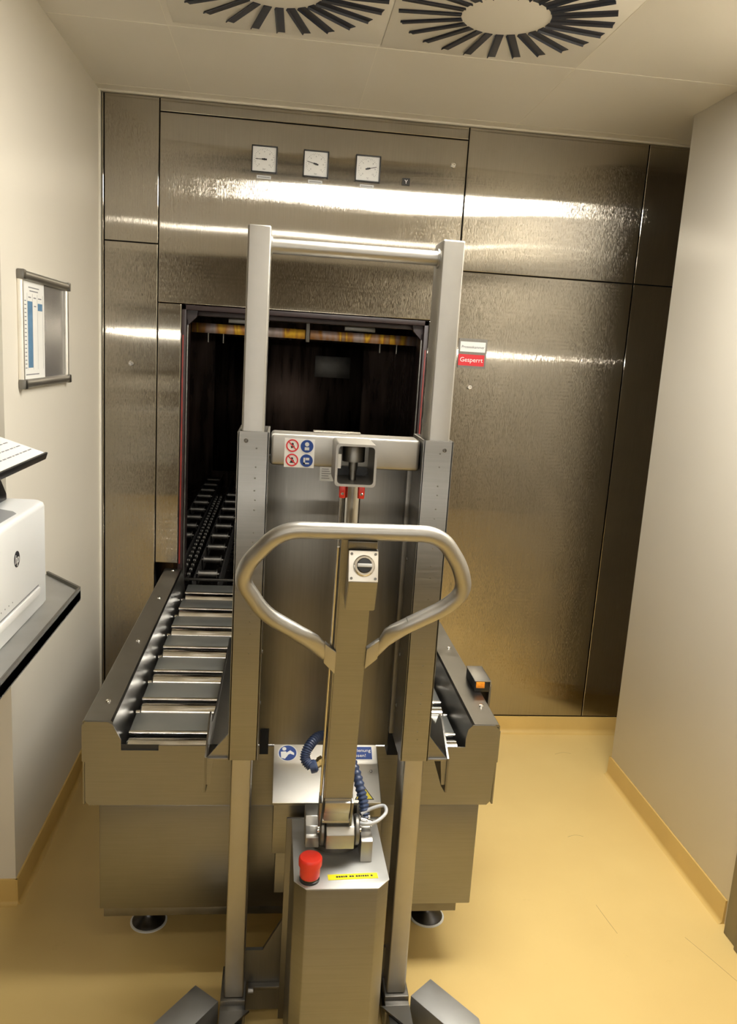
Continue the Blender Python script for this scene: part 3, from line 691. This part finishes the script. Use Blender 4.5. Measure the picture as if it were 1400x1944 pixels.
# foot blocks, legs
for s in (-1, 1):
    fx = lambda v: (0.135+s*v)
    bm = NB(); xa, xb = sorted((fx(0.160), fx(0.2165)))
    box(bm, xa, xb, 1.592, 1.70, 0.050, 0.0975, 0.002); box(bm, xa, xb, 1.578, 1.70, 0.02, 0.085, 0.002)
    xa, xb = sorted((fx(0.165), fx(0.212)))
    box(bm, xa, xb, 1.38, 1.580, 0.028, 0.078, 0.002)
    fb = obj('foot_block', bm, 'plate_steel', SK)
    # splayed cover
    bm = NB()
    top_ = [(fx(0.2200), 1.590), (fx(0.2760), 1.640), (fx(0.3650), 1.520), (fx(0.3650), 1.440), (fx(0.3320), 1.440)]
    prism(bm, top_, 'z', 0.018, 0.100, 0.0012); obj('splayed_cover', bm, 'cool_steel', SK, 'angled flat-topped outrigger cover')
    bm = NB()
    for a, b in (((fx(0.2050), 1.577), (fx(0.2400), 1.47)), ):
        prism(bm, [(fx(0.2160), 1.5775), (fx(0.150), 1.5775), (fx(0.2160), 1.50)], 'z', 0.080, 0.086)
    obj('gusset_plate', bm, 'brushed_steel', SK)
    bm = NB(); lathe(bm, [(0.006, -0.004), (0.022, -0.004), (0.026, 0), (0.026, 0.022), (0.022, 0.026), (0.006, 0.026)], (fx(0.300)-0.012, 1.50, 0.0265), (1, 0, 0), 28); obj('castor_wheel', bm, 'dark_rubber', SK)
    bm = NB(); lathe(bm, [(0.006, -0.003), (0.026, -0.003), (0.030, 0), (0.030, 0.026), (0.026, 0.029), (0.006, 0.029)], (fx(0.19)-0.013, 1.66, 0.0305), (1, 0, 0), 28); obj('load_wheel', bm, 'dark_rubber', SK)
# drive housing
hp = [(0.062, 1.594), (0.0635, 1.385), (0.086, 1.361), (0.223, 1.361), (0.247, 1.387), (0.244, 1.594)]
bm = NB(); prism(bm, hp, 'z', 0.045, 0.5485, 0.002); hs = obj('drive_housing', bm, 'brushed_steel', SK, 'chamfered steel drive housing')
bm = NB(); prism(bm, [(x+(0.0012 if x > 0.15 else -0.0012), y-(0.0012 if y < 1.5 else 0)) for x, y in hp], 'z', 0.5485, 0.5505, 0.0006); obj('top_plate', bm, 'cool_steel', hs)
bm = NB(); box(bm, 0.050, 0.258, 1.594, 1.600, 0.045, 0.552, 0.001); obj('mounting_plate', bm, 'plate_steel', SK)
bm = NB(); box(bm, 0.044, 0.060, 1.43, 1.455, 0.03, 0.105, 0.002); obj('wheel_guard', bm, 'light_grey_plastic', SK)
bm = NB(); lathe(bm, [(0.01, -0.004), (0.058, -0.004), (0.062, 0), (0.062, 0.05), (0.058, 0.054), (0.01, 0.054)], (0.13, 1.48, 0.0630), (1, 0, 0), 36); obj('drive_wheel', bm, 'dark_rubber', SK)
# red stop button
B = (0.0925, 1.388, 0.5505)
bm = NB(); lathe(bm, [(0.0195, 0), (0.0195, 0.004), (0.0165, 0.006)], B, (0, 0, 1), 32); eb = obj('stop_button_base', bm, 'black_plastic', SK)
bm = NB(); lathe(bm, [(0.0175, 0.0060), (0.0185, 0.0085)], B, (0, 0, 1), 32); obj('button_collar', bm, 'brass', eb, 'pale orange ring')
bm = NB(); lathe(bm, [(0.0185, 0.0085), (0.0195, 0.011), (0.0200, 0.032), (0.0225, 0.0335), (0.0228, 0.044), (0.0222, 0.0475), (0.0200, 0.0500), (0.010, 0.0515), (0.003, 0.0520)], B, (0, 0, 1), 36); obj('button_cap', bm, 'red_plastic', eb, 'red mushroom stop button')
# yellow strip label
M = basis((0.1775, 1.3955, 0.5507), (0.998, 0.05, 0), (-0.05, 0.998, 0)); bm = NB(); quad(bm, M, -0.049, 0.049, -0.0082, 0.0082, 0.0005); o = obj('yellow_label', bm, 'sign_yellow', hs, 'narrow yellow strip label')
bm = NB(); x = -0.033
while x < 0.042:
    w = random.uniform(0.0022, 0.0042); bar2d(bm, M, (x, 0), (x+w, 0), 0.0045, 0.0003, 0.0006); x += w+0.001
    if random.random() < 0.12: x += 0.003
obj('label_text', bm, 'ink', o)
# tiller head: turret, forked bracket, pivot
bm = NB(); lathe(bm, [(0.060, 0), (0.060, 0.010), (0.056, 0.014), (0.050, 0.014), (0.048, 0.022), (0.02, 0.024)], (0.150, 1.530, 0.5505), (0, 0, 1), 40); tu = obj('turret_ring', bm, 'plate_steel', SK)
for xa, xb in ((0.0850, 0.1120), (0.1955, 0.2190)):
    bm = NB()
    prism(bm, [(1.440, 0.5505), (1.440, 0.596), (1.450, 0.600), (1.486, 0.600), (1.500, 0.617), (1.545, 0.617), (1.545, 0.5505)] if xa > 0.15 else [(1.455, 0.574), (1.455, 0.596), (1.462, 0.600), (1.490, 0.600), (1.500, 0.617), (1.545, 0.617), (1.545, 0.5505), (1.50, 0.5505), (1.49, 0.574)], 'x', xa, xb, 0.0015)
    obj('bracket_arm', bm, 'satin_steel', SK)
for x in (0.1125, 0.1820):
    bm = NB()
    lathe(bm, [(0.008, 0), (0.028, 0), (0.030, 0.002), (0.030, 0.007), (0.028, 0.009), (0.008, 0.009)], (x, 1.462, 0.610), (1, 0, 0), 32)
    obj('pivot_disc', bm, 'dark_steel', SK)
bm = NB(); cyl(bm, (0.108, 1.462, 0.610), (0.196, 1.462, 0.610), 0.008, 16); obj('pivot_pin', bm, 'chrome', SK)
bm = NB(); prism(bm, [(1.425, 0.590), (1.425, 0.620), (1.437, 0.632), (1.485, 0.640), (1.485, 0.590)], 'x', 0.1235, 0.1795, 0.0015); obj('pivot_block', bm, 'satin_steel', SK)
# tiller
Pd = Vector((0, -0.15, 0.56)).normalized()
TL = basis((0.1405, 1.432, 0.655), (1, 0, 0), Pd)      # u = across, v = up the tiller, w = towards the operator
lean = -0.0046/0.5
bm = NB(); t_ = bmesh.new()
v0, v1 = 0.045, 0.622
P_ = [(0.0015, v0), (-0.0045, v1)]
A = [t_.verts.new((c[0]+u, c[1], w)) for c in P_ for u, w in ((-0.028, 0), (0.028, 0), (0.028, -0.030), (-0.028, -0.030))]
for f in ((0, 1, 5, 4), (1, 2, 6, 5), (2, 3, 7, 6), (3, 0, 4, 7), (0, 3, 2, 1), (4, 5, 6, 7)): t_.faces.new([A[i] for i in f])
bmesh.ops.recalc_face_normals(t_, faces=t_.faces); bmesh.ops.bevel(t_, geom=list(t_.edges), offset=0.003, segments=2, affect='EDGES')
merge(bm, t_, TL); tl = obj('tiller_stem', bm, 'brushed_steel', SK, 'tall flat tiller stem')
bm = NB(); box(bm, -0.026, 0.026, -0.012, 0.050, -0.026, 0.002, 0.003, M=TL @ Matrix.Translation((0.001, 0, 0)))
box(bm, -0.0255, 0.0255, 0.018, 0.046, -0.004, 0.008, 0.003, M=TL @ Matrix.Translation((0.001, 0, 0)))
cyl(bm, TL @ Vector((-0.026, -0.010, -0.004)), TL @ Vector((0.028, -0.010, -0.004)), 0.007, 16)
obj('hinge_block', bm, 'satin_steel', tl)
for u in (-0.0315, 0.0300):
    bm = NB(); box(bm, u-0.0025, u+0.0025, -0.020, 0.042, -0.026, 0.004, 0.001, M=TL)
    obj('hinge_cheek', bm, 'plate_steel', tl)
# handle loop
Lp = [(0.131, 1.268, 1.266), (0.031, 1.269, 1.265), (0.006, 1.271, 1.259), (-0.044, 1.289, 1.195), (-0.050, 1.295, 1.170), (-0.040, 1.302, 1.138), (-0.012, 1.309, 1.114), (0.070, 1.325, 1.055)]
Rp = [(0.131, 1.268, 1.266), (0.250, 1.267, 1.268), (0.280, 1.270, 1.258), (0.313, 1.285, 1.205), (0.320, 1.293, 1.176), (0.306, 1.301, 1.140), (0.280, 1.307, 1.122), (0.200, 1.322, 1.070)]
pts = list(reversed(Lp)) + Rp[1:]
hp_ = fillet([TL @ Vector((-0.106, 0.442, 0)), (-0.014, 1.3095, 1.112), (-0.052, 1.2965, 1.172), (-0.042, 1.287, 1.206), (0.010, 1.268, 1.267), (0.270, 1.2675, 1.269), (0.312, 1.284, 1.210), (0.325, 1.296, 1.165), (0.296, 1.3045, 1.132), TL @ Vector((0.098, 0.4587, 0))], 0.034, 9)
bm = NB(); sweep(bm, hp_, 0.0138, 24); hd = obj('handle_loop', bm, 'satin_steel', tl, 'bent tube handle loop')
# flattened ends and lugs
ENDS = {1: ([(0.100, 0.460), (0.086, 0.4505), (0.073, 0.441), (0.060, 0.429), (0.046, 0.4045)], [(0.026, 0.362), (0.026, 0.405), (0.047, 0.424), (0.047, 0.385)]),
        -1: ([(-0.108, 0.4435), (-0.094, 0.434), (-0.080, 0.4245), (-0.064, 0.4125), (-0.046, 0.394)], [(-0.026, 0.350), (-0.026, 0.397), (-0.047, 0.415), (-0.047, 0.374)])}
for s_ in (-1, 1):
    path, lug = ENDS[s_]
    bm = NB(); rings = []
    for q, (rw, rv, sh_) in zip(path, ((0.0138, 0.0138, 0), (0.0136, 0.0140, 0), (0.0115, 0.0155, 0.2), (0.0080, 0.0175, 0.6), (0.0045, 0.0195, 1))):
        dd = Vector((path[-1][0]-path[0][0], path[-1][1]-path[0][1], 0)).normalized()
        side = Vector((-dd.y, dd.x, 0)); side = side if side.y > 0 else -side
        side = (side*(1-sh_)+Vector((0, 1, 0))*sh_).normalized()
        rings.append([bm.verts.new(TL @ (Vector((q[0], q[1], -0.002*sh_)) + Vector((0, 0, 1))*math.cos(2*math.pi*k/24)*rw + side*math.sin(2*math.pi*k/24)*rv)) for k in range(24)])
    for A_, B_ in zip(rings, rings[1:]):
        for k in range(24): bm.faces.new((A_[k], A_[(k+1) % 24], B_[(k+1) % 24], B_[k]))
    bm.faces.new(rings[0]); bm.faces.new(list(reversed(rings[-1])))
    obj('flattened_end', bm, 'satin_steel', tl)
    bm = NB(); prism(bm, lug, 'z', -0.008, 0.003, 0.0012, M=TL); obj('handle_lug', bm, 'satin_steel', tl)
# switch box on the stem
bm = NB()
SB = TL @ Matrix.Translation((-0.0005, 0, 0))
t_ = bmesh.new()
prof = [(0.505, 0.0005), (0.505, 0.034), (0.566, 0.042), (0.606, 0.012), (0.606, 0.0005)]   # (v, w)
A = [t_.verts.new((-0.0200, p[0], p[1])) for p in prof]; B_ = [t_.verts.new((0.0285, p[0], p[1])) for p in prof]
t_.faces.new(A); t_.faces.new(list(reversed(B_)))
for i in range(5): t_.faces.new((A[i], A[(i+1) % 5], B_[(i+1) % 5], B_[i]))
bmesh.ops.recalc_face_normals(t_, faces=t_.faces); bmesh.ops.bevel(t_, geom=list(t_.edges), offset=0.0015, segments=2, affect='EDGES')
merge(bm, t_, SB); obj('switch_box', bm, 'brushed_steel', tl, 'small steel switch box')
d2 = Vector((0, 0.606-0.566, 0.012-0.042)); L2 = d2.length
SM = SB @ basis((0.0045, 0.566, 0.0425), (1, 0, 0), d2)
bm = NB(); box(bm, -0.0245, 0.0235, 0.0, L2, 0, 0.002, 0.0006, M=SM); obj('switch_plate', bm, 'lid_steel', tl)
bm = NB()
for u in (-0.020, 0.019):
    for v in (0.005, L2-0.005):
        bm = NB(); disc(bm, SM, u, v, 0.0022, 0.0015, 0.002, 12); obj('plate_screw', bm, 'dark_steel', tl)
bm = NB(); t_ = bmesh.new(); lathe(t_, [(0.0175, 0.002), (0.0175, 0.009), (0.0155, 0.012), (0.0125, 0.012), (0.0120, 0.010)], (0, L2/2, 0), (0, 0, 1), 32); merge(bm, t_, SM); obj('switch_bezel', bm, 'chrome', tl, 'chrome ring')
bm = NB(); t_ = bmesh.new(); lathe(t_, [(0.0120, 0.008), (0.0120, 0.013), (0.011, 0.0145), (0.004, 0.0150)], (0, L2/2, 0), (0, 0, 1), 28); merge(bm, t_, SM); obj('switch_knob', bm, 'black_plastic', tl)
bm = NB(); box(bm, -0.0118, 0.0118, L2/2-0.0028, L2/2+0.0028, 0.012, 0.018, 0.001, M=SM); obj('switch_toggle', bm, 'light_grey_plastic', tl)
bm = NB(); box(bm, -0.022, 0.026, 0.607, 0.622, -0.001, 0.010, 0.002, M=TL); obj('handle_clamp', bm, 'plate_steel', tl)
bm = NB(); cyl(bm, TL @ Vector((-0.032, 0.05, -0.010)), TL @ Vector((-0.036, 0.60, -0.010)), 0.0028, 10); obj('tiller_cable', bm, 'bright_steel', tl)
# corrugated hose
cpts = catmull([(0.235-0.03, 1.500, 0.560), (0.2085, 1.505, 0.610), (0.200, 1.525, 0.655), (0.178, 1.560, 0.710), (0.145, 1.585, 0.745), (0.110, 1.570, 0.757), (0.088, 1.545, 0.748), (0.080, 1.530, 0.728), (0.094, 1.520, 0.714)], 26)
bm = NB(); rad = [0.0100+0.0010*(1 if (k//2) % 2 else -1) for k in range(len(cpts))]
sweep(bm, cpts, rad, 16); obj('corrugated_hose', bm, 'hose_blue', SK, 'blue corrugated cable hose')
bm = NB(); lathe(bm, [(0.0125, 0), (0.0135, 0.004), (0.0135, 0.012), (0.010, 0.016)], (0.090, 1.522, 0.712), (0.85, 0.1, 0.25), 20); obj('hose_end', bm, 'hose_blue', SK)
bm = NB(); lathe(bm, [(0.009, 0), (0.009, 0.010), (0.0115, 0.010), (0.0115, 0.020), (0.006, 0.020), (0.006, 0.032)], (0.100, 1.524, 0.716), (0.85, 0.35, 0.35), 6); obj('hose_fitting', bm, 'brass', SK, 'brass hose fitting')
bm = NB(); sweep(bm, catmull([(0.188, 1.462, 0.625), (0.205, 1.452, 0.628), (0.228, 1.462, 0.628), (0.248, 1.482, 0.634), (0.246, 1.505, 0.636), (0.222, 1.505, 0.630), (0.2, 1.50, 0.62)], 8), 0.0036, 12); obj('cable_loop', bm, 'cable_grey', SK, 'grey cable loop')
bm = NB(); lathe(bm, [(0.008, 0), (0.008, 0.012), (0.006, 0.014), (0.006, 0.026)], (0.196, 1.478, 0.620), (0.9, -0.1, -0.2), 16); obj('cable_gland', bm, 'chrome', SK)

# ================================================================== left side objects
# notice frame on the left wall
PX = LX; y0, y1, z0, z1 = 2.180, 2.640, 1.408, 1.708
NF = thing('notice_frame', 'silver snap frame on the left wall holding a table sheet', 'notice frame', (PX, 2.41, 1.40))
M = basis((PX, y0, z0), (0, 1, 0), (0, 0, 1)); w_, h_ = y1-y0, z1-z0      # w = out of the wall (+x)
bm = NB(); box(bm, 0.004, w_-0.004, 0.004, h_-0.004, 0.0005, 0.004, M=M); obj('backing', bm, 'board_grey', NF)
def prof_bar(bm, a, b):
    a = M @ Vector((*a, 0.0075)); b = M @ Vector((*b, 0.0075)); sweep(bm, [a, b], [(0.012, 0.012)]*2, 16)
for a, b in (((0.012, 0.012), (w_-0.012, 0.012)), ((0.012, h_-0.012), (w_-0.012, h_-0.012))):
    bm = NB(); prof_bar(bm, a, b); obj('frame_bar', bm, 'satin_steel', NF)
for a, b in (((0.010, 0.016), (0.010, h_-0.016)), ((w_-0.010, 0.016), (w_-0.010, h_-0.016))):
    bm = NB(); A_ = M @ Vector((*a, 0.006)); B_ = M @ Vector((*b, 0.006)); sweep(bm, [A_, B_], 0.0085, 16); obj('frame_bar', bm, 'lid_steel', NF)
for a in ((0.010, 0.012), (0.010, h_-0.012), (w_-0.010, 0.012), (w_-0.010, h_-0.012)):
    bm = NB(); box(bm, a[0]-0.0105, a[0]+0.0105, a[1]-0.0125, a[1]+0.0125, 0.0005, 0.020, 0.003, M=M); obj('corner_piece', bm, 'plate_steel', NF)
bm = NB(); sx0, sx1, sz0, sz1 = 0.034, 0.222, 0.022, h_-0.024
box(bm, sx0, sx1, sz0, sz1, 0.004, 0.0055, M=M); sh = obj('table_sheet', bm, 'paper', NF, 'white sheet printed with a narrow blue-filled table')
bm = NB(); W_ = sx1-sx0; H_ = sz1-sz0
box(bm, sx0+0.20*W_, sx0+0.42*W_, sz0+0.12*H_, sz0+0.80*H_, 0.0055, 0.0058, M=M); box(bm, sx0+0.68*W_, sx0+0.90*W_, sz0+0.715*H_, sz0+0.79*H_, 0.0055, 0.0058, M=M); obj('blue_cells', bm, 'table_blue', sh)
bm = NB()
for k in range(18):
    v = sz0+(0.12+0.68*k/17)*H_
    box(bm, sx0+0.06*W_, sx0+0.14*W_, v-0.0012, v+0.0012, 0.0055, 0.0057, M=M)
for u in (0.18, 0.43, 0.66, 0.92): box(bm, sx0+u*W_-0.0004, sx0+u*W_+0.0004, sz0+0.10*H_, sz0+0.88*H_, 0.0055, 0.0057, M=M)
for v, a, b in ((0.94, 0.25, 0.75), (0.905, 0.3, 0.7), (0.84, 0.24, 0.36), (0.84, 0.48, 0.6), (0.84, 0.7, 0.86), (0.05, 0.08, 0.7), (0.755, 0.5, 0.6)):
    bar2d(bm, M, (sx0+a*W_, sz0+v*H_), (sx0+b*W_, sz0+v*H_), 0.0028, 0.0002, 0.0055)
obj('print', bm, 'pale_ink', sh)

# shelf
SH = thing('wall_shelf', 'grey steel wall shelf with chamfered corner under the printer', 'shelf', (-0.8, 1.9, 0.955))
sp_ = [(-1.25, 2.066), (-0.566, 2.066), (-0.4625, 1.938), (-0.4625, 0.95), (-1.25, 0.95)]
bm = NB(); prism(bm, sp_, 'z', 0.926, 0.949, 0.001); obj('shelf_board', bm, 'cool_steel', SH)
bm = NB(); rim = [(-0.572, 2.066), (-0.4625, 1.938), (-0.4625, 0.95)]
def strip(bm, a, b, t, z0, z1):
    d = Vector((b[0]-a[0], b[1]-a[1], 0)); n = Vector((-d.y, d.x, 0)).normalized()
    n = n if n.x < 0 else -n
    prism(bm, [(a[0], a[1]), (b[0], b[1]), (b[0]+n.x*t, b[1]+n.y*t), (a[0]+n.x*t, a[1]+n.y*t)], 'z', z0, z1)
strip(bm, rim[0], rim[1], 0.006, 0.924, 0.957); strip(bm, rim[1], rim[2], 0.004, 0.924, 0.9575)
obj('rim', bm, 'dark_steel', SH)  # darker steel puts the shade on the rim's sides into its colour
bm = NB()
for y in (1.2, 1.8): prism(bm, [(-1.2, 0.926), (-0.6, 0.926), (-1.2, 0.70)], 'y', y, y+0.004)
box(bm, -2.1, -1.2, 1.0, 2.06, 0.72, 0.949)
obj('bracket', bm, 'plate_steel', SH)
# printer
PR = thing('printer', 'white office laser printer standing on the grey steel shelf', 'printer', (-0.72, 1.63, 0.949))
def rounded(x0, x1, y0, y1, r, k=6):
    out = []
    for cx_, cy_, a0 in ((x1-r, y1-r, 0), (x0+r, y1-r, 90), (x0+r, y0+r, 180), (x1-r, y0+r, 270)):
        for i in range(k+1):
            a = math.radians(a0+90*i/k); out.append((cx_+r*math.cos(a), cy_+r*math.sin(a)))
    return out
fx0, fx1, fy0, fy1 = -0.93, -0.512, 1.42, 1.848
bm = NB(); t_ = bmesh.new()
lv = [(0.952, 0.004), (0.958, 0.0), (1.176, 0.0), (1.183, 0.002), (1.187, 0.007)]
rings = [[t_.verts.new((x, y, z)) for x, y in rounded(fx0+e, fx1-e, fy0+e, fy1-e, 0.028)] for z, e in lv]
for A_, B_ in zip(rings, rings[1:]):
    n = len(A_)
    for i in range(n): t_.faces.new((A_[i], A_[(i+1) % n], B_[(i+1) % n], B_[i]))
t_.faces.new(list(reversed(rings[0]))); t_.faces.new(rings[-1])
merge(bm, t_); obj('body', bm, 'white_plastic', PR, angle=50)
bm = NB(); prism(bm, [(-0.80, 1.45), (-0.530, 1.45), (-0.527, 1.68), (-0.540, 1.70), (-0.600, 1.735), (-0.80, 1.74)], 'z', 1.1860, 1.1878); obj('output_tray', bm, 'grey_plastic', PR, 'grey glossy output recess')
bm = NB(); M = basis((fx1, 1.630, 1.0), (0, 1, 0), (0, 0, 1))
box(bm, -0.17, 0.140, 0.008, 0.011, -0.001, 0.0004, M=M); box(bm, -0.17, 0.140, -0.012, -0.0105, -0.001, 0.0003, M=M); obj('tray_gap', bm, 'pale_ink', PR)
bm = NB(); box(bm, -0.17, 0.138, -0.010, 0.007, 0, 0.005, 0.002, M=M); obj('tray_handle', bm, 'sign_white', PR, 'white tray grip strip')
bm = NB(); disc(bm, M, -0.002, 0.1055, 0.0165, 0.0008, 0.0, 32); lg = obj('round_badge', bm, 'ink', PR, 'round dark badge')
bm = NB(); merge(bm, text_bm('hp', 0.026, Matrix.Identity(4)), M @ Matrix.Translation((-0.002, 0.1055, 0.0010)) @ Matrix(((1, 0.25, 0, 0), (0, 1, 0, 0), (0, 0, 1, 0), (0, 0, 0, 1)))); obj('badge_letters', bm, 'sign_white', PR)
bm = NB()
for k in range(4): disc(bm, M, -0.10+k*0.022, 0.025, 0.0015, 0.0004, 0, 10)
obj('status_dot', bm, 'pale_ink', PR)
for x in (-0.9, -0.55):
    for y in (1.46, 1.80):
        bm = NB(); cyl(bm, (x, y, 0.9493), (x, y, 0.954), 0.010, 12); obj('rubber_foot', bm, 'dark_rubber', PR)
# document stand on the printer
DS = thing('document_stand', 'black document stand standing on top of the white printer', 'stand', (-0.62, 1.62, 1.187))
c1 = Vector((-0.519, 1.870, 1.288))     # far right corner of the board
eX = Vector((-0.28, 0.02, 0.085)); eY = Vector((0.0, -0.40, 0.0))
MB = basis(c1-Vector((0, 0.40, 0)), (0, 1, 0), eX.normalized())   # u toward the camera, v up the slope
bm = NB(); box(bm, 0, 0.40, 0.0, 0.28, -0.011, 0.0, 0.002, M=MB); box(bm, 0, 0.40, -0.003, 0.002, -0.013, 0.003, 0.001, M=MB); obj('tray_board', bm, 'black_plastic', DS)
bm = NB(); prism(bm, [(-0.680, 1.1872), (-0.592, 1.1872), (-0.592, 1.200), (-0.625, 1.290), (-0.680, 1.305)], 'y', 1.70, 1.825, 0.002); obj('stand_leg', bm, 'black_plastic', DS)
bm = NB(); box(bm, 0.004, 0.396, 0.004, 0.276, 0.0004, 0.0014, M=MB); PS = obj('paper_sheet', bm, 'paper'); tag(PS, 'white printed sheet lying on the black document stand', 'paper')
bm = NB()
for k in range(9):
    v = 0.03+k*0.024; u = 0.05
    while u < 0.36:
        w = random.uniform(0.008, 0.03); bar2d(bm, MB, (u, v), (u+w, v), 0.0035, 0.0002, 0.0015); u += w+0.006
obj('print', bm, 'pale_ink', PS)
